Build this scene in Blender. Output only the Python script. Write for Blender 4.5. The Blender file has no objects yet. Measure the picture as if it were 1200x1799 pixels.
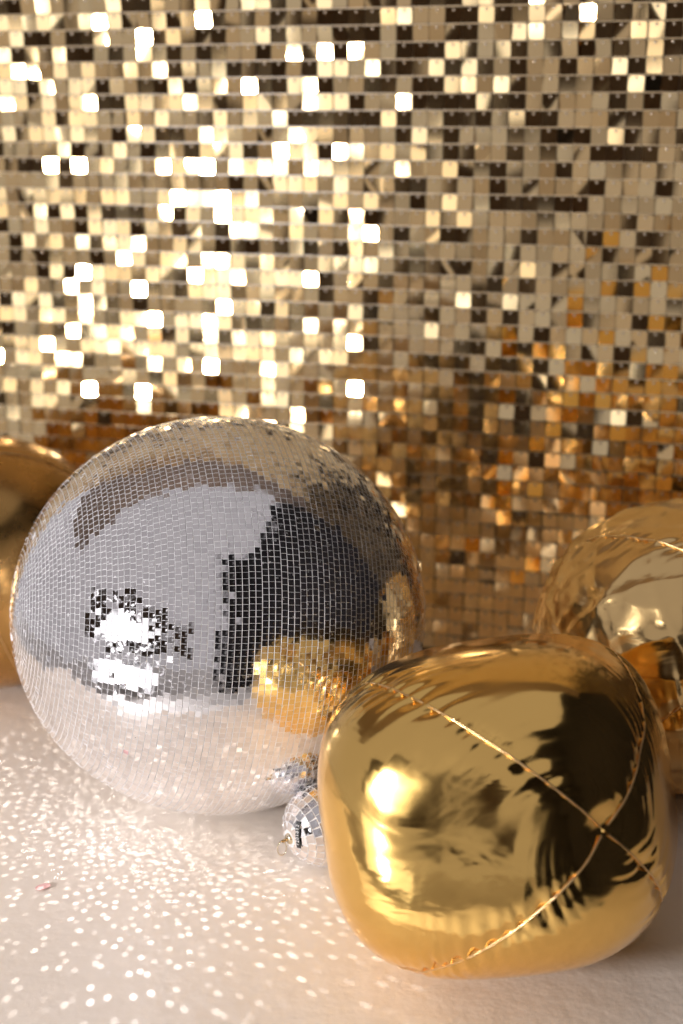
import bpy, bmesh, math, random
import numpy as np
from mathutils import Vector, Matrix, Quaternion

random.seed(7)
rng = np.random.default_rng(11)
S = bpy.context.scene
COL = S.collection
R = math.radians

# ------------------------------------------------------------------ camera
PITCH = R(15.6)
CAM_H = 0.835
cam_d = bpy.data.cameras.new('camera')
cam = bpy.data.objects.new('camera', cam_d)
COL.objects.link(cam)
cam.location = (0, 0, CAM_H)
cam.rotation_euler = (math.pi / 2 - PITCH, 0, 0)
cam_d.sensor_fit = 'VERTICAL'
cam_d.sensor_height = 36.0
cam_d.lens = 50.0
cam_d.clip_start = 0.05
cam_d.clip_end = 100
cam_d.dof.use_dof = True
cam_d.dof.focus_distance = 1.50
cam_d.dof.aperture_fstop = 3.0
S.camera = cam

# ------------------------------------------------------------------ world: the even pale grey of the studio
w = bpy.data.worlds.new('World')
S.world = w
w.use_nodes = True
bg = w.node_tree.nodes['Background']
bg.inputs[0].default_value = (1.0, 0.93, 0.945, 1)
bg.inputs[1].default_value = 0.40

S.view_settings.view_transform = 'Standard'
S.view_settings.look = 'None'
S.view_settings.exposure = 0.0
S.view_settings.gamma = 1.0
S.render.engine = 'CYCLES'
S.cycles.use_denoising = True
S.cycles.use_light_tree = True
S.cycles.max_bounces = 6
S.cycles.glossy_bounces = 5
S.cycles.diffuse_bounces = 2
S.cycles.caustics_reflective = True
S.cycles.blur_glossy = 0.6
S.cycles.sample_clamp_indirect = 12.0
S.cycles.use_adaptive_sampling = False

LAMP_A = Vector((-1.70, 0.02, 0.62))      # main softbox
LAMP_C = Vector((-1.66, 0.06, -0.30))     # second softbox, below the level of the cover
AIM_A = Vector((-0.05, 1.62, 0.25))


# ------------------------------------------------------------------ materials
def mat(name):
    m = bpy.data.materials.new(name)
    m.use_nodes = True
    nt = m.node_tree
    return m, nt, nt.nodes['Principled BSDF']


def node(nt, kind, **kw):
    n = nt.nodes.new(kind)
    for k, v in kw.items():
        setattr(n, k, v)
    return n


def noise(nt, scale, detail=2.0, rough=0.5, coord='Object'):
    tc = node(nt, 'ShaderNodeTexCoord')
    n = node(nt, 'ShaderNodeTexNoise')
    n.inputs['Scale'].default_value = scale
    n.inputs['Detail'].default_value = detail
    n.inputs['Roughness'].default_value = rough
    nt.links.new(tc.outputs[coord], n.inputs['Vector'])
    return n


def ramp(nt, src, stops):
    r = node(nt, 'ShaderNodeValToRGB')
    e = r.color_ramp.elements
    e[0].position, e[0].color = stops[0][0], (*stops[0][1], 1)
    e[1].position, e[1].color = stops[-1][0], (*stops[-1][1], 1)
    for p, c in stops[1:-1]:
        x = e.new(p)
        x.color = (*c, 1)
    nt.links.new(src, r.inputs[0])
    return r


def bump(nt, src, strength, dist, prev=None):
    b = node(nt, 'ShaderNodeBump')
    b.inputs['Strength'].default_value = strength
    b.inputs['Distance'].default_value = dist
    nt.links.new(src, b.inputs['Height'])
    if prev is not None:
        nt.links.new(prev.outputs[0], b.inputs['Normal'])
    return b


def per_piece(nt, lo, hi):
    """a colour that differs from one loose piece to the next"""
    g = node(nt, 'ShaderNodeNewGeometry')
    oi = node(nt, 'ShaderNodeObjectInfo')
    a = node(nt, 'ShaderNodeMath', operation='ADD')
    nt.links.new(g.outputs['Random Per Island'], a.inputs[0])
    nt.links.new(oi.outputs['Random'], a.inputs[1])
    fr = node(nt, 'ShaderNodeMath', operation='FRACT')
    nt.links.new(a.outputs[0], fr.inputs[0])
    return ramp(nt, fr.outputs[0], [(0.0, lo), (1.0, hi)])


def m_mirror():
    m, nt, p = mat('mirror_glass')
    p.inputs['Metallic'].default_value = 1
    c = per_piece(nt, (0.84, 0.825, 0.845), (0.97, 0.955, 0.97))
    nt.links.new(c.outputs[0], p.inputs['Base Color'])
    n2 = noise(nt, 160, 1, 0.7)
    r = ramp(nt, n2.outputs['Fac'], [(0.42, (0.03,) * 3), (0.60, (0.12,) * 3), (0.75, (0.30,) * 3)])
    nt.links.new(r.outputs[0], p.inputs['Roughness'])
    return m


def m_plain(name, col, rough=0.5, metal=0.0, spec=0.5):
    m, nt, p = mat(name)
    n = noise(nt, 60, 0)
    k = 0.88
    c = ramp(nt, n.outputs['Fac'], [(0.3, tuple(x * k for x in col)), (0.7, col)])
    nt.links.new(c.outputs[0], p.inputs['Base Color'])
    p.inputs['Roughness'].default_value = rough
    p.inputs['Metallic'].default_value = metal
    p.inputs['Specular IOR Level'].default_value = spec
    return m


def m_foil(name, col, rough, wr_scale, wr, fine):
    m, nt, p = mat(name)
    p.inputs['Metallic'].default_value = 1
    p.inputs['Base Color'].default_value = (*col, 1)
    n = noise(nt, 26, 3)
    r = ramp(nt, n.outputs['Fac'], [(0.3, (rough * 0.7,) * 3), (0.7, (rough * 1.4,) * 3)])
    nt.links.new(r.outputs[0], p.inputs['Roughness'])
    tc = node(nt, 'ShaderNodeTexCoord')
    mp = node(nt, 'ShaderNodeMapping')
    mp.inputs['Scale'].default_value = (1, 1.0, 2.2)
    nt.links.new(tc.outputs['Object'], mp.inputs[0])
    n1 = node(nt, 'ShaderNodeTexNoise')
    n1.inputs['Scale'].default_value = wr_scale
    n1.inputs['Detail'].default_value = 3
    n1.inputs['Distortion'].default_value = 1.2
    nt.links.new(mp.outputs[0], n1.inputs['Vector'])
    b1 = bump(nt, n1.outputs['Fac'], 1.0, wr)
    v = node(nt, 'ShaderNodeTexVoronoi', feature='SMOOTH_F1')
    v.inputs['Scale'].default_value = wr_scale * 2.6
    v.inputs['Smoothness'].default_value = 0.25
    nt.links.new(n1.outputs['Color'], v.inputs['Vector'])
    nt.links.new(mp.outputs[0], v.inputs['Vector'])
    b2 = bump(nt, v.outputs['Distance'], 1.0, fine, b1)
    nt.links.new(b2.outputs[0], p.inputs['Normal'])
    return m


def m_sequin():
    m, nt, p = mat('champagne_gold_film')
    p.inputs['Metallic'].default_value = 1
    c = per_piece(nt, (0.90, 0.61, 0.28), (0.99, 0.78, 0.44))
    nt.links.new(c.outputs[0], p.inputs['Base Color'])
    p.inputs['Roughness'].default_value = 0.06
    return m


def m_cover():
    m, nt, p = mat('cream_vinyl_cover')
    n = noise(nt, 3.2, 4)
    c = ramp(nt, n.outputs['Fac'], [(0.3, (0.85, 0.75, 0.65)), (0.7, (0.90, 0.81, 0.72))])
    nt.links.new(c.outputs[0], p.inputs['Base Color'])
    p.inputs['Roughness'].default_value = 0.38
    v = node(nt, 'ShaderNodeTexVoronoi', feature='DISTANCE_TO_EDGE')
    v.inputs['Scale'].default_value = 520
    tc = node(nt, 'ShaderNodeTexCoord')
    nt.links.new(tc.outputs['Object'], v.inputs['Vector'])
    b1 = bump(nt, v.outputs['Distance'], 0.25, 0.0006)
    n2 = noise(nt, 26, 3, 0.6)
    b2 = bump(nt, n2.outputs['Fac'], 0.5, 0.0035, b1)
    nt.links.new(b2.outputs[0], p.inputs['Normal'])
    return m


def m_emit(name, col, s):
    m = bpy.data.materials.new(name)
    m.use_nodes = True
    nt = m.node_tree
    nt.nodes.clear()
    e = node(nt, 'ShaderNodeEmission')
    e.inputs[0].default_value = (*col, 1)
    e.inputs[1].default_value = s
    o = node(nt, 'ShaderNodeOutputMaterial')
    nt.links.new(e.outputs[0], o.inputs[0])
    return m


MIRROR = m_mirror()
TILE_EDGE = m_plain('ground_glass_edge', (0.90, 0.89, 0.90), 0.35)
GROUT = m_plain('pale_grout', (0.74, 0.72, 0.72), 0.6)
SEQ = m_sequin()
BACKING = m_plain('amber_plastic_backing', (0.16, 0.085, 0.032), 0.35)
RAIL = m_plain('pale_gold_plastic_rail', (0.62, 0.46, 0.26), 0.3)
PIN = m_plain('clear_gold_pin', (0.86, 0.74, 0.58), 0.18, 0.6)
FOIL_A = m_foil('gold_foil', (0.97, 0.62, 0.19), 0.13, 7, 0.0016, 0.0004)
FOIL_B = m_foil('pale_gold_foil_crumpled', (0.88, 0.61, 0.27), 0.18, 9, 0.002, 0.0008)
FOIL_C = m_foil('satin_gold_foil', (0.52, 0.30, 0.10), 0.26, 4, 0.001, 0.0002)
SEAM = m_plain('heat_sealed_foil_seam', (0.86, 0.60, 0.30), 0.28, 1.0)
COVER = m_cover()
BLACK = m_plain('black_cloth', (0.022, 0.020, 0.022), 0.9, 0, 0.1)
BROWN = m_plain('dark_brown_strip', (0.09, 0.06, 0.042), 0.9, 0, 0.1)
DARK = m_plain('pale_room_floor', (0.84, 0.80, 0.76), 0.7)
CASE = m_plain('black_lamp_case', (0.03, 0.03, 0.035), 0.6)
LABEL = m_plain('black_label_tape', (0.012, 0.012, 0.014), 0.45)
INK = m_plain('white_print', (0.85, 0.85, 0.85), 0.6)
BRASS = m_plain('nickel_plated_brass', (0.74, 0.66, 0.50), 0.2, 1.0)
PINK = m_plain('pink_paper', (0.86, 0.50, 0.47), 0.7)


# ------------------------------------------------------------------ helpers
def mesh_obj(name, verts, faces, mats, parent=None, smooth=False, mat_idx=None):
    me = bpy.data.meshes.new(name)
    me.from_pydata([tuple(v) for v in verts], [], [tuple(f) for f in faces])
    for m in (mats if isinstance(mats, (list, tuple)) else [mats]):
        me.materials.append(m)
    if mat_idx is not None:
        me.polygons.foreach_set('material_index', np.asarray(mat_idx, dtype=np.int32))
    me.polygons.foreach_set('use_smooth', np.full(len(me.polygons), smooth))
    me.update()
    o = bpy.data.objects.new(name, me)
    COL.objects.link(o)
    if parent is not None:
        o.parent = parent
    return o


def big_mesh(name, V, F, mats, parent=None, smooth=False, mat_idx=None):
    """V (n,3) array, F (m,4) quads."""
    V = np.asarray(V, dtype=np.float32)
    F = np.asarray(F, dtype=np.int32)
    me = bpy.data.meshes.new(name)
    me.vertices.add(len(V))
    me.vertices.foreach_set('co', V.ravel())
    k = F.shape[1]
    me.loops.add(F.size)
    me.loops.foreach_set('vertex_index', F.ravel())
    me.polygons.add(len(F))
    me.polygons.foreach_set('loop_start', np.arange(0, F.size, k, dtype=np.int32))
    me.polygons.foreach_set('loop_total', np.full(len(F), k, dtype=np.int32))
    for m in (mats if isinstance(mats, (list, tuple)) else [mats]):
        me.materials.append(m)
    if mat_idx is not None:
        me.polygons.foreach_set('material_index', np.asarray(mat_idx, dtype=np.int32))
    me.polygons.foreach_set('use_smooth', np.full(len(F), smooth))
    me.update(calc_edges=True)
    me.validate()
    o = bpy.data.objects.new(name, me)
    COL.objects.link(o)
    if parent is not None:
        o.parent = parent
    return o


def thing(name, label, cat, loc, group=None):
    o = bpy.data.objects.new(name, None)
    o.empty_display_size = 0.02
    COL.objects.link(o)
    o.location = loc
    tag(o, label, cat, group)
    return o


def tag(o, label, cat, group=None):
    o['label'] = label
    o['category'] = cat
    if group:
        o['group'] = group


def box(cx, cy, cz, sx, sy, sz):
    v = [(cx + a * sx / 2, cy + b * sy / 2, cz + c * sz / 2) for a in (-1, 1) for b in (-1, 1) for c in (-1, 1)]
    f = [(0, 1, 3, 2), (4, 6, 7, 5), (0, 4, 5, 1), (2, 3, 7, 6), (0, 2, 6, 4), (1, 5, 7, 3)]
    return v, f


def tube(path, rad, sides=8, closed=False):
    """verts/faces of a tube along a list of Vectors."""
    n = len(path)
    V, F = [], []
    prev = None
    for i, p in enumerate(path):
        a = path[(i - 1) % n] if (closed or i > 0) else p
        b = path[(i + 1) % n] if (closed or i < n - 1) else p
        t = (Vector(b) - Vector(a)).normalized()
        if prev is None:
            prev = t.orthogonal().normalized()
        x = (prev - t * prev.dot(t)).normalized()
        prev = x
        y = t.cross(x)
        rr = rad(i / max(1, n - 1)) if callable(rad) else rad
        for k in range(sides):
            an = 2 * math.pi * k / sides
            V.append(Vector(p) + (x * math.cos(an) + y * math.sin(an)) * rr)
    for i in range(n if closed else n - 1):
        for k in range(sides):
            j = (i + 1) % n
            F.append((i * sides + k, i * sides + (k + 1) % sides, j * sides + (k + 1) % sides, j * sides + k))
    return V, F


# ------------------------------------------------------------------ setting
# the cream cover the things rest on
nx = 150
X = np.linspace(-0.95, 1.45, nx)
prof = [(0.0, -0.34), (0.0, -0.18), (0.0, -0.05)]
prof += [(0.035 * (1 - math.cos(a)), -0.035 + 0.035 * math.sin(a)) for a in np.linspace(0.2, math.pi / 2, 8)]
flat_d = np.linspace(0.05, 1.75, 100)
off = np.concatenate([[p_[0] for p_ in prof], flat_d])
zz_ = np.concatenate([[p_[1] for p_ in prof], np.zeros(len(flat_d))])
ny = len(off)
edge = 1.085 - 0.34 * (X + 0.244) + 0.006 * np.sin(X * 14)
gx = np.repeat(X[None, :], ny, 0)
gy = edge[None, :] + off[:, None]
gz = zz_[:, None] - 0.0015 + 0.0012 * np.sin(gx * 9 + gy * 5) * np.sin(gy * 11 - gx * 3)
gy = gy + np.where(zz_[:, None] < -0.04, 0.012 * np.sin(gx * 38), 0)
V = np.stack([gx, gy, gz], -1).reshape(-1, 3)
idx = np.arange(nx * ny).reshape(ny, nx)
F = np.stack([idx[:-1, :-1], idx[:-1, 1:], idx[1:, 1:], idx[1:, :-1]], -1).reshape(-1, 4)
floor = big_mesh('floor', V, F, COVER, smooth=True)
floor['kind'] = 'structure'
v, f = box(0, 0, -0.76, 9, 9, 0.02)
rf = mesh_obj('studio_floor', v, f, DARK)
rf['kind'] = 'structure'

v, f = box(0.0, 3.05, 2.55, 9.0, 2.4, 0.05)  # unseen slab added to block overhead light and darken top reflections
ce = mesh_obj('overhead_blocker', v, f, m_plain('brown_blocker', (0.26, 0.19, 0.14), 0.8))
ce['kind'] = 'structure'

# black cloth hanging to the right and behind the camera: seen in the mirrors only
def curtain(name, path, z0, z1, m=None):
    pts = []
    for (x0, y0), (x1, y1) in zip(path[:-1], path[1:]):
        n = max(2, int(math.hypot(x1 - x0, y1 - y0) / 0.035))
        for i in range(n):
            t = i / n
            pts.append((x0 + (x1 - x0) * t, y0 + (y1 - y0) * t))
    V, F = [], []
    for i, (x, y) in enumerate(pts):
        o = 0.03 * math.sin(i * 0.9) + 0.012 * math.sin(i * 2.3)
        for z in (z0, z1):
            V.append((x + o, y + o * 0.6, z))
    for i in range(len(pts) - 1):
        F.append((2 * i, 2 * i + 2, 2 * i + 3, 2 * i + 1))
    o = mesh_obj(name, V, F, m or BLACK, smooth=True)
    sm = o.modifiers.new('cloth_thickness', 'SOLIDIFY')
    sm.thickness = 0.004
    o['kind'] = 'structure'
    return o

curtain('black_curtain', [(0.16, -1.15), (1.3, -1.0), (1.65, 0.2), (1.65, 2.2)], -0.75, 4.2)
curtain('dark_reflection_panel', [(-0.04, -1.25), (0.16, -1.22)], -0.75, 0.85)  # added low panel, out of view, for a dark reflection behind the camera


for x0, y0, x1, y1, zb, zt in (
        (-3.18, 0.48, -2.90, -0.25, 0.3, 1.7), (-2.83, -0.42, -2.38, -1.15, 0.1, 2.2),
        (-2.28, -1.25, -1.60, -1.92, 0.1, 1.75), (-1.48, -1.98, -0.85, -2.28, 0.2, 1.3)):
    curtain('brown_reflection_strip', [(x0, y0), (x1, y1)], zb, zt, BROWN)  # added strips, out of view, put there to darken some sequin reflections


def softbox(name, label, pos, aim, wd, ht, strength, bulb_r, bulb, col):
    t = thing(name, label, 'lamp', (pos.x, pos.y, -0.75))
    d = (aim - pos).normalized()
    q = d.to_track_quat('Z', 'Y')
    M = Matrix.Translation(pos - Vector(t.location)) @ q.to_matrix().to_4x4()
    # diffuser: slightly domed emitting cloth
    n = 4
    V, F = [], []
    for j in range(n + 1):
        for i in range(n + 1):
            a, b = i / n * 2 - 1, j / n * 2 - 1
            V.append(M @ Vector((a * wd / 2, b * ht / 2, 0.02 * (1 - a * a) * (1 - b * b))))
    for j in range(n):
        for i in range(n):
            k = j * (n + 1) + i
            F.append((k, k + 1, k + n + 2, k + n + 1))
    mesh_obj('diffuser', V, F, m_emit(name + '_cloth', col, strength), t, smooth=True)
    # the bulb behind the cloth shows as a hot round patch
    V = [M @ Vector((0, 0, 0.034))]
    for k in range(16):
        V.append(M @ Vector((bulb_r * math.cos(k * math.pi / 8), bulb_r * math.sin(k * math.pi / 8), 0.028)))
    F = [(0, 1 + k, 1 + (k + 1) % 16) for k in range(16)]
    mesh_obj('bulb', V, F, m_emit(name + '_bulb', col, bulb), t, smooth=True)
    # tapering black case
    V, F = [], []
    for (sx, sy, z) in ((wd / 2 + .012, ht / 2 + .012, 0.012), (wd / 2 + .012, ht / 2 + .012, -0.03), (0.09, 0.09, -0.36)):
        for a, b in ((-1, -1), (1, -1), (1, 1), (-1, 1)):
            V.append(M @ Vector((a * sx, b * sy, z)))
    for r_ in range(2):
        for k in range(4):
            F.append((r_ * 4 + k, r_ * 4 + (k + 1) % 4, r_ * 4 + 4 + (k + 1) % 4, r_ * 4 + 4 + k))
    F.append((8, 9, 10, 11))
    mesh_obj('case', V, F, CASE, t)
    top = M @ Vector((0, 0, -0.34))
    v, f = tube([Vector((top.x, top.y, 0)), Vector((top.x, top.y, top.z))], 0.014)
    mesh_obj('stand', v, f, CASE, t)
    for k in range(3):
        an = k * 2.094 + 0.4
        v, f = tube([Vector((top.x, top.y, 0.25)), Vector((top.x + .3 * math.cos(an), top.y + .3 * math.sin(an), 0.012))], 0.01)
        mesh_obj('leg', v, f, CASE, t)
    return t


softbox('softbox_lamp', 'wide white softbox mirrored as the upper bright patch on the mirror ball', LAMP_A, AIM_A,
        1.20, 0.56, 1.25, 0.14, 290.0, (1.0, 0.965, 0.98))
softbox('softbox_lamp', 'low white softbox mirrored as the lower bright patch on the mirror ball', LAMP_C, AIM_A,
        1.30, 0.48, 1.5, 0.12, 80.0, (1.0, 0.965, 0.98))

# ------------------------------------------------------------------ sequin backdrop
WYAW = R(15.6)
wt = Vector((math.cos(WYAW), -math.sin(WYAW), 0))          # along the wall, to the right
wn = Vector((-math.sin(WYAW), -math.cos(WYAW), 0))         # out of the wall
WP = Vector((0, 2.185, 0))
PX, PY = 0.0237, 0.0237
NC0, NC1, NR = -54, 52, 76
wall = thing('sequin_backdrop', 'gold square sequin backdrop wall standing behind the balls and balloons', 'backdrop', WP)
Mw = Matrix((( wt.x, 0, wn.x), (wt.y, 0, wn.y), (0, 1, 0))).to_4x4()     # local x along, y up, z out
Z0 = 0.012


def Wl(p):
    return Mw @ Vector(p)


L0, L1 = (NC0 - 0.5) * PX, (NC1 + 0.5) * PX
v, f = box((L0 + L1) / 2, NR * PY / 2 + 0.005, -0.011, L1 - L0, NR * PY + 0.01, 0.012)
mesh_obj('backing_panel', [Wl(p) for p in v], f, BACKING, wall)
v, f = box((L0 + L1) / 2, 0, 0, L1 - L0, 0.0015, 0.0115)
rail_me = None
for r_ in range(NR + 1):
    y = Z0 + r_ * PY
    if rail_me is None:
        ro = mesh_obj('rail', [Wl((p[0], p[1], p[2] - 0.0012)) for p in v], f, RAIL, wall)
        rail_me = ro.data
    else:
        ro = bpy.data.objects.new('rail', rail_me)
        COL.objects.link(ro)
        ro.parent = wall
    ro.location = (0, 0, y)
# vertical posts of the grid, joined (far below 10 px wide)
V, F, o_ = [], [], 0
for c in range(NC0, NC1 + 2):
    v, f = box((c - 0.5) * PX, NR * PY / 2 + Z0, -0.0035, 0.0012, NR * PY, 0.003)
    V += [Wl(p) for p in v]
    F += [tuple(i + o_ for i in q) for q in f]
    o_ += 8
mesh_obj('grid_posts', V, F, RAIL, wall)['kind'] = 'stuff'

SW, SH, CR = 0.0228, 0.0218, 0.0028
gxs = [-SW / 2, -SW / 2 + CR, 0, SW / 2 - CR, SW / 2]
gys = [-SH, -SH + CR, -SH / 2, -CR, 0]                  # hinge line at y = 0 (top)


def sequin_shape(a, b, c):
    V = []
    for j, yy in enumerate(gys):
        for i, xx in enumerate(gxs):
            x_, y_ = xx, yy
            if i in (0, 4) and j in (0, 4):
                k = CR * 0.3
                x_ -= math.copysign(k, xx)
                y_ += k if j == 0 else -k
            yc = y_ + SH / 2
            V.append((x_, y_, a * x_ * x_ + b * yc * yc + c * x_ * yc))
    return np.array(V)


SQF = np.array([(j * 5 + i, j * 5 + i + 1, j * 5 + i + 6, j * 5 + i + 5) for j in range(4) for i in range(4)])
variants = [sequin_shape(*t) for t in ((0, 0, 0), (.5, .3, .2), (-.6, .2, .4), (.3, -.6, -.5), (.9, .5, -1.2), (-.4, -.5, 1.4),
                                       (0.1, .1, 0), (-.1, .15, .1), (1.6, .4, 2.0), (-1.4, 1.2, -1.8))]
var_me = []
for k, sv in enumerate(variants):
    me = bpy.data.meshes.new('sequin')
    me.from_pydata([tuple(p) for p in sv], [], [tuple(q) for q in SQF])
    me.materials.append(SEQ)
    me.polygons.foreach_set('use_smooth', np.ones(len(me.polygons), bool))
    var_me.append(me)


def project(p):
    """pixel of a world point in a 1200 x 1799 picture (used only to rank pieces by size)"""
    x, yf, z = p.x, p.y, p.z - CAM_H
    d = yf * math.cos(PITCH) - z * math.sin(PITCH)
    u = yf * math.sin(PITCH) + z * math.cos(PITCH)
    return 600 + 2500 * x / d, 900 - 2500 * u / d, d


def smooth_noise(x, y, s):
    from mathutils import noise as mn
    return mn.noise(Vector((x * s, y * s, 3.7)))


seqs = []
for r_ in range(NR):
    for c in range(NC0, NC1 + 1):
        x = c * PX
        y = Z0 + (r_ + 1) * PY - 0.0011
        h = y
        u = random.random()
        cl = smooth_noise(c, r_ * 1.6, 0.35)                # neighbouring sequins lean alike
        # three ways of hanging: lying flat, lower edge lifted, pushed in at the foot
        if u < 0.36 + 0.25 * cl:
            pitch, yaw, z = random.gauss(0.6, 1.6), random.gauss(0, 2.2), 0.0
        elif u < 0.58:
            pitch, yaw, z = random.gauss(4.5, 3.5), random.gauss(0, 5.0), 0.0016
        else:
            pitch, yaw, z = random.gauss(-5.2, 2.2), random.gauss(0, 3.4), 0.0004
        if random.random() < 0.05:
            pitch += random.gauss(0, 8); yaw += random.gauss(0, 7)
        if y < 0.42:                                        # looser near the foot
            pitch += random.gauss(1.5, 3.0); yaw += random.gauss(0, 3.0)
        # the net ripples gently
        g1 = math.exp(-((x + 0.48) / 0.27) ** 2 - ((y - 0.45) / 0.15) ** 2)
        g2 = math.exp(-((x - 0.42) / 0.22) ** 2 - ((y - 0.97) / 0.12) ** 2)
        g3 = math.exp(-((x + 0.50) / 0.25) ** 2 - ((y - 1.00) / 0.15) ** 2)
        pitch += 1.6 * smooth_noise(c, r_, 0.09) + 3.0 * g1 - 3.0 * g2 - 2.2 * g3
        yaw += 2.2 * smooth_noise(c + 90, r_, 0.08) + 3.4 * g1 - 7.0 * g2 + 3.2 * g3
        x += random.gauss(0, 0.0003) + 0.0012 * smooth_noise(c, r_ + 50, 0.12)
        y += random.gauss(0, 0.0002)
        roll = random.gauss(0, 1.1)
        wv = random.random()
        k = random.choice((0, 6, 7)) if wv < 0.62 else random.randrange(10)
        # hinge matrix in wall space: pitch > 0 swings the lower edge outwards
        Rm = Matrix.Rotation(R(-pitch), 4, 'X') @ Matrix.Rotation(R(yaw), 4, 'Y') @ Matrix.Rotation(R(roll), 4, 'Z')
        zz = 0.0030 + z + (max(0, -pitch) * 0.0004)
        M = Mw @ Matrix.Translation((x, y, zz)) @ Rm
        wp = WP + (Mw @ Vector((x, y - SH / 2, 0)))
        px, py, d = project(wp)
        hid = (px < 8 or px > 1192 or py < 8 or
               (px - 387) ** 2 + (py - 1077) ** 2 < 372 ** 2 or
               (px - 1190) ** 2 + (py - 1135) ** 2 < 268 ** 2 or
               ((px - 875) ** 2 + (py - 1417) ** 2 < 345 ** 2) or (px + 15) ** 2 + (py - 988) ** 2 < 232 ** 2 or py > 1118)
        seqs.append((M, k, -1 if hid else 1.0 / d))
order = sorted(range(len(seqs)), key=lambda i: -seqs[i][2])
single = set(order[:300])
VV, FF, o_ = [], [], 0
for i, (M, k, s) in enumerate(seqs):
    if i in single:
        o = bpy.data.objects.new('sequin', var_me[k])
        COL.objects.link(o)
        o.parent = wall
        o.matrix_local = M
    else:
        m3 = np.array(M)
        VV.append(variants[k] @ m3[:3, :3].T + m3[:3, 3])
        FF.append(SQF + o_)
        o_ += 25
so = big_mesh('sequins', np.concatenate(VV), np.concatenate(FF), SEQ, wall, smooth=True)
so['kind'] = 'stuff'
# pin heads
dome = []
for j, (rr, zz) in enumerate(((0.0022, 0), (0.0019, 0.0012), (0.0009, 0.0020))):
    for a in range(6):
        dome.append((rr * math.cos(a * math.pi / 3), rr * math.sin(a * math.pi / 3), zz))
dome = np.array(dome)
DF = np.array([(j * 6 + a, j * 6 + (a + 1) % 6, j * 6 + 6 + (a + 1) % 6, j * 6 + 6 + a) for j in range(2) for a in range(6)] +
              [(12, 13, 14, 15), (12, 15, 16, 17)])
VV, FF, o_ = [], [], 0
mw3 = np.array(Mw)[:3, :3]
for i, (M, k, s) in enumerate(seqs):
    p = np.array((M @ Vector((0, -0.0036, 0.0)))[:])
    VV.append(dome @ mw3.T + p + np.array(wn) * 0.0004)
    FF.append(DF + o_)
    o_ += 18
po = big_mesh('pin_heads', np.concatenate(VV), np.concatenate(FF), PIN, wall, smooth=True)
po['kind'] = 'stuff'

# ------------------------------------------------------------------ mirror balls
spots = []


def tile_mesh(wd, ht, th):
    b = 0.00018
    V = [(-wd / 2 + b, -ht / 2 + b, 0), (wd / 2 - b, -ht / 2 + b, 0), (wd / 2 - b, ht / 2 - b, 0), (-wd / 2 + b, ht / 2 - b, 0),
         (-wd / 2, -ht / 2, -b), (wd / 2, -ht / 2, -b), (wd / 2, ht / 2, -b), (-wd / 2, ht / 2, -b),
         (-wd / 2, -ht / 2, -th), (wd / 2, -ht / 2, -th), (wd / 2, ht / 2, -th), (-wd / 2, ht / 2, -th)]
    F = [(0, 1, 2, 3)] + [(4 + k, 4 + (k + 1) % 4, (k + 1) % 4, k) for k in range(4)] + \
        [(8 + k, 8 + (k + 1) % 4, 4 + (k + 1) % 4, 4 + k) for k in range(4)]
    return np.array(V), np.array(F), np.array([0] + [1] * 8)


def mirror_ball(root, center, rad, squash, axis, pitch_b, tile_w, tile_h, jit, n_single, hidden, skip_polar=0.0):
    """tiles in bands round the axis; returns list of (world centre, normal)"""
    A = Vector(axis).normalized()
    U = A.orthogonal().normalized()
    W = A.cross(U)
    nb = int(round(math.pi * rad / pitch_b))
    tv, tf, tm = tile_mesh(tile_w, tile_h, 0.0016)
    me = bpy.data.meshes.new('mirror_tile')
    me.from_pydata([tuple(p) for p in tv], [], [tuple(q) for q in tf])
    me.materials.append(MIRROR)
    me.materials.append(TILE_EDGE)
    me.polygons.foreach_set('material_index', tm.astype(np.int32))
    items = []
    for b in range(nb):
        th = (b + 0.5) * math.pi / nb
        if th < skip_polar:
            continue
        cnt = max(3, int(round(2 * math.pi * rad * math.sin(th) / pitch_b)))
        off = random.random() * 6.28
        bt = random.gauss(0, 0.45 * jit)
        for k in range(cnt):
            an = off + 2 * math.pi * k / cnt
            d = A * math.cos(th) + (U * math.cos(an) + W * math.sin(an)) * math.sin(th)
            p = Vector((d.x * rad, d.y * rad, d.z * rad * squash))
            n = Vector((d.x, d.y, d.z / squash)).normalized()
            ta = A.cross(d).normalized()            # along the band
            tb = n.cross(ta)
            a1, a2 = random.gauss(0, jit) , random.gauss(0, jit) + bt
            if random.random() < 0.05:
                a1 += random.gauss(0, 3); a2 += random.gauss(0, 3)
            n = (n + ta * math.tan(R(a1)) + tb * math.tan(R(a2))).normalized()
            x_ = (ta - n * ta.dot(n)).normalized()
            y_ = n.cross(x_)
            M = Matrix(((x_.x, y_.x, n.x, p.x), (x_.y, y_.y, n.y, p.y), (x_.z, y_.z, n.z, p.z), (0, 0, 0, 1)))
            wp = center + p
            vd = (Vector((0, 0, CAM_H)) - wp)
            face = n.dot(vd.normalized()) / vd.length ** 2
            if hidden(*project(wp)[:2]):
                face = -1
            items.append((M, face, wp, n))
    order = sorted(range(len(items)), key=lambda i: -items[i][1])
    single = set(order[:n_single])
    VV, FF, MM, o_ = [], [], [], 0
    for i, (M, fc, wp, n) in enumerate(items):
        if i in single:
            o = bpy.data.objects.new('mirror_tile', me)
            COL.objects.link(o)
            o.parent = root
            o.matrix_local = M
        else:
            m = np.array(M)
            VV.append(tv @ m[:3, :3].T + m[:3, 3])
            FF.append(tf + o_)
            MM.append(tm)
            o_ += 12
    if VV:
        so = big_mesh('mirror_tiles', np.concatenate(VV), np.concatenate(FF), [MIRROR, TILE_EDGE], root, mat_idx=np.concatenate(MM))
        so['kind'] = 'stuff'
    return [(wp, n) for (_, _, wp, n) in items]


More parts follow.
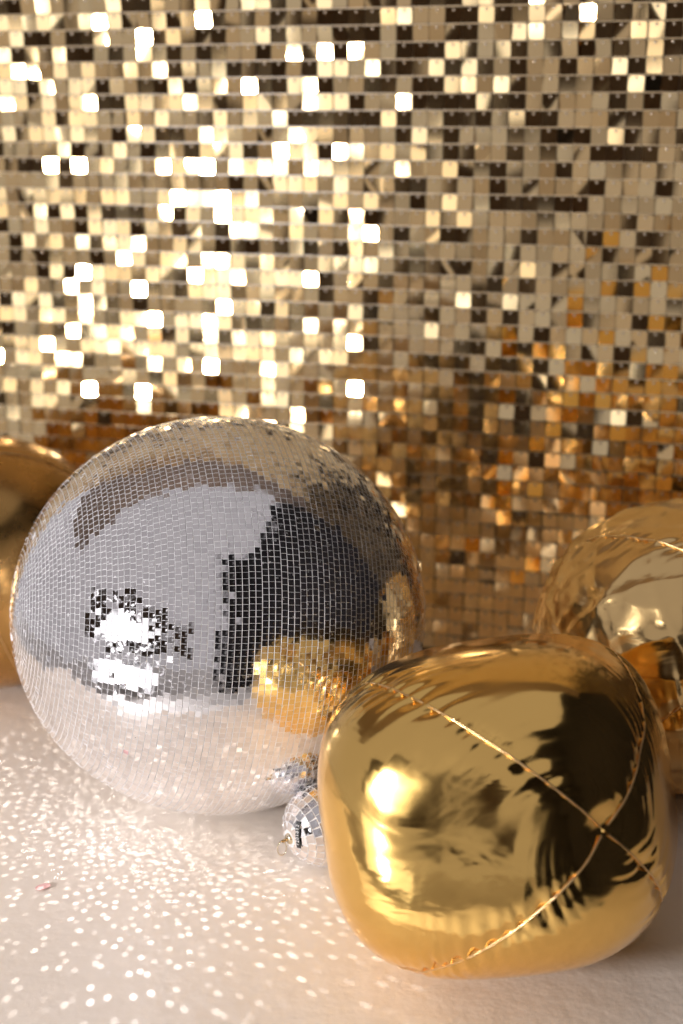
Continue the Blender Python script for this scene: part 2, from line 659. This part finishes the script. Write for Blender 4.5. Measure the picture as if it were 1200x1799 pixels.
def core(root, rad, squash, m):
    bm = bmesh.new()
    bmesh.ops.create_uvsphere(bm, u_segments=64, v_segments=40, radius=rad)
    for vv in bm.verts:
        vv.co.z *= squash
    me = bpy.data.meshes.new('core')
    bm.to_mesh(me)
    bm.free()
    me.materials.append(m)
    me.polygons.foreach_set('use_smooth', np.ones(len(me.polygons), bool))
    o = bpy.data.objects.new('core', me)
    COL.objects.link(o)
    o.parent = root
    return o


BR, BSQ = 0.2535, 0.955
BC = Vector((-0.150, 1.660, BR * BSQ))
ball = thing('mirror_ball', 'large silver mirror ball in the middle of the cream floor', 'mirror ball', BC)
core(ball, BR - 0.0016, BSQ, GROUT)
hid_big = lambda x, y: (x - 875) ** 2 + (y - 1417) ** 2 < 345 ** 2 or (x - 575) ** 2 + (y - 1440) ** 2 < 80 ** 2 or y > 1420
big_f = mirror_ball(ball, BC, BR, BSQ, (-0.955, -0.28, 0.11), 0.0072, 0.0070, 0.00675, 0.78, 300, hid_big)

SR = 0.047
SC = Vector((-0.021, 1.481, SR + 0.001))
small = thing('small_mirror_ball', 'small silver mirror ball with hook lying beside the large one', 'mirror ball', SC)
core(small, SR - 0.0012, 1.0, GROUT)
# hook end points to the lower left, towards the camera
sa = (Vector((-0.80, -0.52, -0.10))).normalized()
small_f = mirror_ball(small, SC, SR, 1.0, sa, 0.0098, 0.0089, 0.0092, 1.6, 300, lambda x, y: False, skip_polar=0.12)
Ms = sa.to_track_quat('Z', 'Y').to_matrix().to_4x4()


def lathe(prof, seg=20):
    V, F = [], []
    for (rr, z) in prof:
        for k in range(seg):
            an = 2 * math.pi * k / seg
            V.append(Vector((rr * math.cos(an), rr * math.sin(an), z)))
    for j in range(len(prof) - 1):
        for k in range(seg):
            F.append((j * seg + k, j * seg + (k + 1) % seg, (j + 1) * seg + (k + 1) % seg, (j + 1) * seg + k))
    return V, F


v, f = lathe([(0.0001, SR + 0.0016), (0.0058, SR + 0.0014), (0.0066, SR - 0.001), (0.0066, SR - 0.004)])
mesh_obj('cap', [Ms @ p for p in v], f, BRASS, small, smooth=True)
v, f = tube([Vector((0, 0, SR - 0.002)), Vector((0, 0, SR + 0.008))], 0.0021, 10)
post = mesh_obj('hook', [Ms @ p for p in v], f, BRASS, small, smooth=True)
ec = Ms @ Vector((0, 0, SR + 0.007))
loop = []
for k in range(20):
    an = 2 * math.pi * k / 20
    loop.append(ec + Vector((-0.0015, 0.0, -0.0088)) + Vector((0.0050 * math.cos(an), 0.002 * math.cos(an), 0.0088 * math.sin(an))))
v, f = tube(loop, 0.00075, 6, True)
mesh_obj('ring', v, f, BRASS, post, smooth=True)
# black tape with its printed number, curved over the tiles next to the cap
cd = (Vector((0, 0, CAM_H)) - SC).normalized()
upv = Vector((0, 0, 1))
ct = (sa * 0.84 + cd * 0.56).normalized()            # middle of the tape
tl = (Vector((0.16, 0, -1)) - ct * Vector((0.16, 0, -1)).dot(ct)).normalized()    # its long direction, downwards
tw = ct.cross(tl)
TR = SR + 0.0022
tl_len, tl_w = 0.0315, 0.0056
V, F = [], []
for i in range(13):
    a = (i / 12 - 0.5) * tl_len / TR
    d = ct * math.cos(a) + tl * math.sin(a)
    for sgn in (-1, 1):
        q = d * TR + tw * sgn * tl_w / 2
        V += [q, q - d * 0.0006]
for i in range(12):
    k = i * 4
    F += [(k, k + 4, k + 6, k + 2), (k + 1, k + 3, k + 7, k + 5), (k, k + 1, k + 5, k + 4), (k + 2, k + 6, k + 7, k + 3)]
F += [(0, 2, 3, 1), (48, 49, 51, 50)]
tape = mesh_obj('number_tape', V, F, LABEL, small)
tape['label'] = 'black tape printed 1201012 in white'
fc = bpy.data.curves.new('print', 'FONT')
fc.body = '1'
for i, ch in enumerate('1201012'):
    fc = bpy.data.curves.new('digit', 'FONT')
    fc.body = ch
    fc.size = 0.0058
    fc.align_x = 'CENTER'
    fc.align_y = 'CENTER'
    fo = bpy.data.objects.new('digit', fc)
    COL.objects.link(fo)
    dg = bpy.context.evaluated_depsgraph_get()
    me = bpy.data.meshes.new_from_object(fo.evaluated_get(dg))
    bpy.data.objects.remove(fo)
    me.materials.clear()
    me.materials.append(INK)
    # reading runs upwards: first digit at the lower end
    a = ((6 - i) / 6 - 0.5) * 0.0215 / TR
    d = ct * math.cos(a) + tl * math.sin(a)
    t_ = -(tl * math.cos(a) - ct * math.sin(a))       # reading direction
    up_ = d.cross(t_)
    M = Matrix(((t_.x, up_.x, d.x, d.x * (TR + .0003)), (t_.y, up_.y, d.y, d.y * (TR + .0003)),
                (t_.z, up_.z, d.z, d.z * (TR + .0003)), (0, 0, 0, 1)))
    me.transform(M)
    o = bpy.data.objects.new('digit', me)
    COL.objects.link(o)
    o.parent = tape

# added spot lamps at the tiles stand in for softbox light reflected onto cover
n_sp = 0
for wp, n in big_f + small_f:
    L = (LAMP_A - wp).normalized()
    c = n.dot(L)
    if c < 0.06:
        continue
    Rv = n * (2 * c) - L
    if Rv.z > -0.06:
        continue
    p0 = wp + n * 0.002
    t = p0.z / -Rv.z
    hit = p0 + Rv * t
    if not (-0.75 < hit.x < 0.5 and 0.95 < hit.y < 1.9) or t > 1.0 or t < 0.03:
        continue
    if t > 0.32 and random.random() < 0.45:
        continue
    ld = bpy.data.lights.new('glint_spot_lamp', 'SPOT')
    ld.color = (1.0, 0.97, 0.95)
    ld.spot_size = max(R(1.0), 2 * math.atan((0.0042 + 0.010 * max(0.0, t - 0.2)) / t))
    ld.spot_blend = min(1.0, 0.6 + t)
    ld.shadow_soft_size = 0.0
    fade = math.exp(-(max(0.0, t - 0.16) / 0.19) ** 2)
    ld.energy = 42.0 * t * t * min(1.0, c * 1.6) * random.uniform(0.25, 1.25) * (0.035 + 0.965 * fade)
    lo = bpy.data.objects.new('glint_spot_lamp', ld)
    lo.location = p0
    lo.rotation_euler = (-Rv).to_track_quat('Z', 'Y').to_euler()
    COL.objects.link(lo)
    n_sp += 1
print('GLINTS', n_sp)


# ------------------------------------------------------------------ foil balloons
def balloon(name, label, center, pole, seam, axes, semi, p, foil, n_pleat, pleat_amp, seed, seam_r=0.0011, nphi=90, nth=150, dent=0.02, crumple=0.0, ck=(20, 50), ncr=9):
    rg = np.random.default_rng(seed)
    root = thing(name, label, 'balloon', center)
    a = Vector(pole).normalized()
    u = Vector(seam)
    u = (u - a * u.dot(a)).normalized()
    v_ = a.cross(u)
    a_, u_, w_ = np.array(a), np.array(u), np.array(v_)
    Q = np.array(axes, dtype=float)
    semi = np.array(semi, dtype=float)
    mean = semi.mean()
    pl = []
    for sidx in range(4):
        for _ in range(n_pleat):
            pl.append((sidx, rg.uniform(0.12, 3.0), rg.uniform(0.016, 0.034), rg.uniform(0.10, 0.26), rg.uniform(0.2, 0.9),
                       rg.uniform(0.35, 1.0) * rg.choice((1, 1, 0.5))))
    waves = [(rg.uniform(60, 95), rg.uniform(0, 6), rg.uniform(0.3, 0.8), rg.uniform(4, 9), rg.uniform(0, 6)) for _ in range(4)]

    cw = []
    for _ in range(ncr):
        kv = rg.normal(size=3)
        kv = kv / np.linalg.norm(kv) * rg.uniform(*ck)
        cw.append((kv, rg.uniform(0, 6.28), rg.uniform(0.4, 1.0)))

    def radius(th, ph, disp=True):
        d = np.cos(th)[..., None] * a_ + np.sin(th)[..., None] * (np.cos(ph)[..., None] * u_ + np.sin(ph)[..., None] * w_)
        q = np.abs(d @ Q.T) / semi
        r = 1.0 / np.power(np.power(q, p).sum(-1), 1.0 / p)
        st = np.sin(th)
        for sidx in range(4):
            dp = (ph - sidx * math.pi / 2 + math.pi) % (2 * math.pi) - math.pi
            ds = np.abs(np.sin(dp)) * st
            ds = np.where(np.cos(dp) > 0, ds, 9.0)
            r = r - mean * dent * np.exp(-(ds / 0.05) ** 2) * np.clip(st * 3, 0, 1)
        r = r - mean * 0.055 * np.exp(-(th / 0.11) ** 2) - mean * 0.055 * np.exp(-((math.pi - th) / 0.11) ** 2)
        if disp:
            for (sidx, s0, wd, ln, sk, am) in pl:
                dp = (ph - sidx * math.pi / 2 + math.pi) % (2 * math.pi) - math.pi
                ds = np.sin(dp) * st
                ok = np.cos(dp) > 0
                fall = np.clip(1 - np.abs(ds) / ln, 0, 1) ** 1.5 * ok
                wid = wd * (0.35 + 0.65 * np.clip(np.abs(ds) / ln * 1.5 , 0, 1) * 0 + 0.65 * np.clip(1 - np.abs(ds) / ln, 0, 1))
                r = r - mean * pleat_amp * am * np.exp(-((th - s0 - sk * ds) / wid) ** 2) * fall
            if crumple:
                pos = d * r[..., None]
                rr = 0
                for kv, p0, am in cw:
                    tt = pos @ kv + p0
                    rr = rr + am * np.sqrt(np.sin(tt + 0.8 * np.sin(1.7 * tt + p0)) ** 2 + 0.004) * (22.0 / np.linalg.norm(kv))
                r = r - crumple * (rr - 3.0)
            for sidx, (kf, p0, sk, km, pm) in enumerate(waves):
                dp = (ph - sidx * math.pi / 2 + math.pi) % (2 * math.pi) - math.pi
                ds = np.sin(dp) * st
                fall = np.exp(-np.abs(ds) / 0.085) * (np.cos(dp) > 0) * np.clip(st * 2.5 - 0.5, 0, 1)
                q = th - sk * ds
                mod = 0.35 + 0.65 * (0.5 + 0.5 * np.sin(km * th + pm)) + 0.8 * np.clip(th - 1.2, 0, 1)
                r = r - mean * pleat_amp * 0.62 * mod * fall * np.sin(kf * q + p0 + 1.7 * np.sin(q * 11 + pm))
        return d, r

    th1 = np.linspace(0.004, math.pi - 0.004, nth)
    for k in range(4):
        ph1 = np.linspace(k * math.pi / 2, (k + 1) * math.pi / 2, nphi)
        PH, TH = np.meshgrid(ph1, th1)
        d, r = radius(TH, PH)
        V = (d * r[..., None]).reshape(-1, 3)
        idx = np.arange(nphi * nth).reshape(nth, nphi)
        F = np.stack([idx[:-1, :-1], idx[1:, :-1], idx[1:, 1:], idx[:-1, 1:]], -1).reshape(-1, 4)
        big_mesh('foil_panel', V, F, foil, root, smooth=True)
        # the sealed seam: a thin bead with an uneven width
        ths = np.linspace(0.03, math.pi - 0.03, 150)
        ph = np.full_like(ths, k * math.pi / 2)
        d, r = radius(ths, ph)
        r = np.convolve(np.pad(r, 3, mode='edge'), np.ones(7) / 7, 'valid')
        pts = [Vector(x) for x in d * (r + 0.0010)[:, None]]
        jj = rg.uniform(0.75, 1.1, 150)
        v, f = tube(pts, lambda t: seam_r * jj[min(149, int(t * 149))], 6)
        mesh_obj('seam', v, f, SEAM, root, smooth=True)
    # knot where the four panels meet
    d, r = radius(np.array([0.0]), np.array([0.0]), False)
    P = Vector((d * r[:, None])[0])
    V = [P + a * 0.003, P + u * 0.007 - a * 0.002, P + v_ * 0.005 - a * 0.002, P - u * 0.006 - a * 0.002, P - v_ * 0.006 - a * 0.002, P - a * 0.004]
    F = [(0, 1, 2), (0, 2, 3), (0, 3, 4), (0, 4, 1), (5, 2, 1), (5, 3, 2), (5, 4, 3), (5, 1, 4)]
    mesh_obj('pinched_tip', V, F, foil, root)
    return root


def cam_vec(x, y, z):
    """direction given as right, up, towards the viewer -> world"""
    return Vector((x, y * math.sin(PITCH) - z * math.cos(PITCH), y * math.cos(PITCH) + z * math.sin(PITCH)))


def frame(yaw, tilt, roll):
    """box axes of the balloon as rows"""
    M = Matrix.Rotation(R(yaw), 3, 'Z') @ Matrix.Rotation(R(tilt), 3, 'X') @ Matrix.Rotation(R(roll), 3, 'Y')
    return [list(M.col[i]) for i in range(3)]


balloon('foil_balloon', 'shiny gold foil balloon in front, its seams meeting at a point', Vector((0.160, 1.300, 0.1745)),
        (0.365, -0.887, 0.284), (-0.72, -0.07, 0.69), frame(-16, -14, -13), (0.1685, 0.190, 0.157), 2.9,
        FOIL_A, 34, 0.017, 3, nphi=120, nth=330, dent=0.012, crumple=0.0005, ck=(18, 45))
rb = balloon('foil_balloon', 'crumpled pale gold foil balloon behind, cut by the picture edge', Vector((0.434, 1.697, 0.184)),
             cam_vec(0.355, 0.324, 0.877), cam_vec(-0.72, 0.69, 0.04), frame(20, 0, 0), (0.178, 0.178, 0.178), 2.15,
             FOIL_B, 18, 0.012, 5, nphi=110, nth=180, dent=0.012, crumple=0.0060, ck=(18, 60))
# tail of the balloon on its far side
balloon('foil_balloon', 'plain satin gold balloon half hidden behind the large mirror ball', Vector((-0.525, 2.035, 0.189)),
        (0.2, 0.35, -0.9), (0.3, -0.8, -0.5), frame(0, 0, 0), (0.189, 0.189, 0.189), 2.0,
        FOIL_C, 3, 0.006, 9, nphi=60, nth=100, dent=0.006)

# a scrap of pink confetti on the cover
bm = bmesh.new()
bmesh.ops.create_circle(bm, cap_ends=True, radius=0.0085, segments=20)
for vv in bm.verts:
    vv.co.y *= 0.8
    vv.co.z = 0.0012 * math.sin(vv.co.x * 200) + 0.0022
me = bpy.data.meshes.new('confetti_scrap')
bmesh.ops.solidify(bm, geom=bm.faces[:], thickness=0.0004)
bm.to_mesh(me)
bm.free()
me.materials.append(PINK)
cf = bpy.data.objects.new('confetti_scrap', me)
COL.objects.link(cf)
cf.location = (-0.335, 1.424, -0.0010)
tag(cf, 'small pink paper scrap lying on the cream floor', 'confetti')
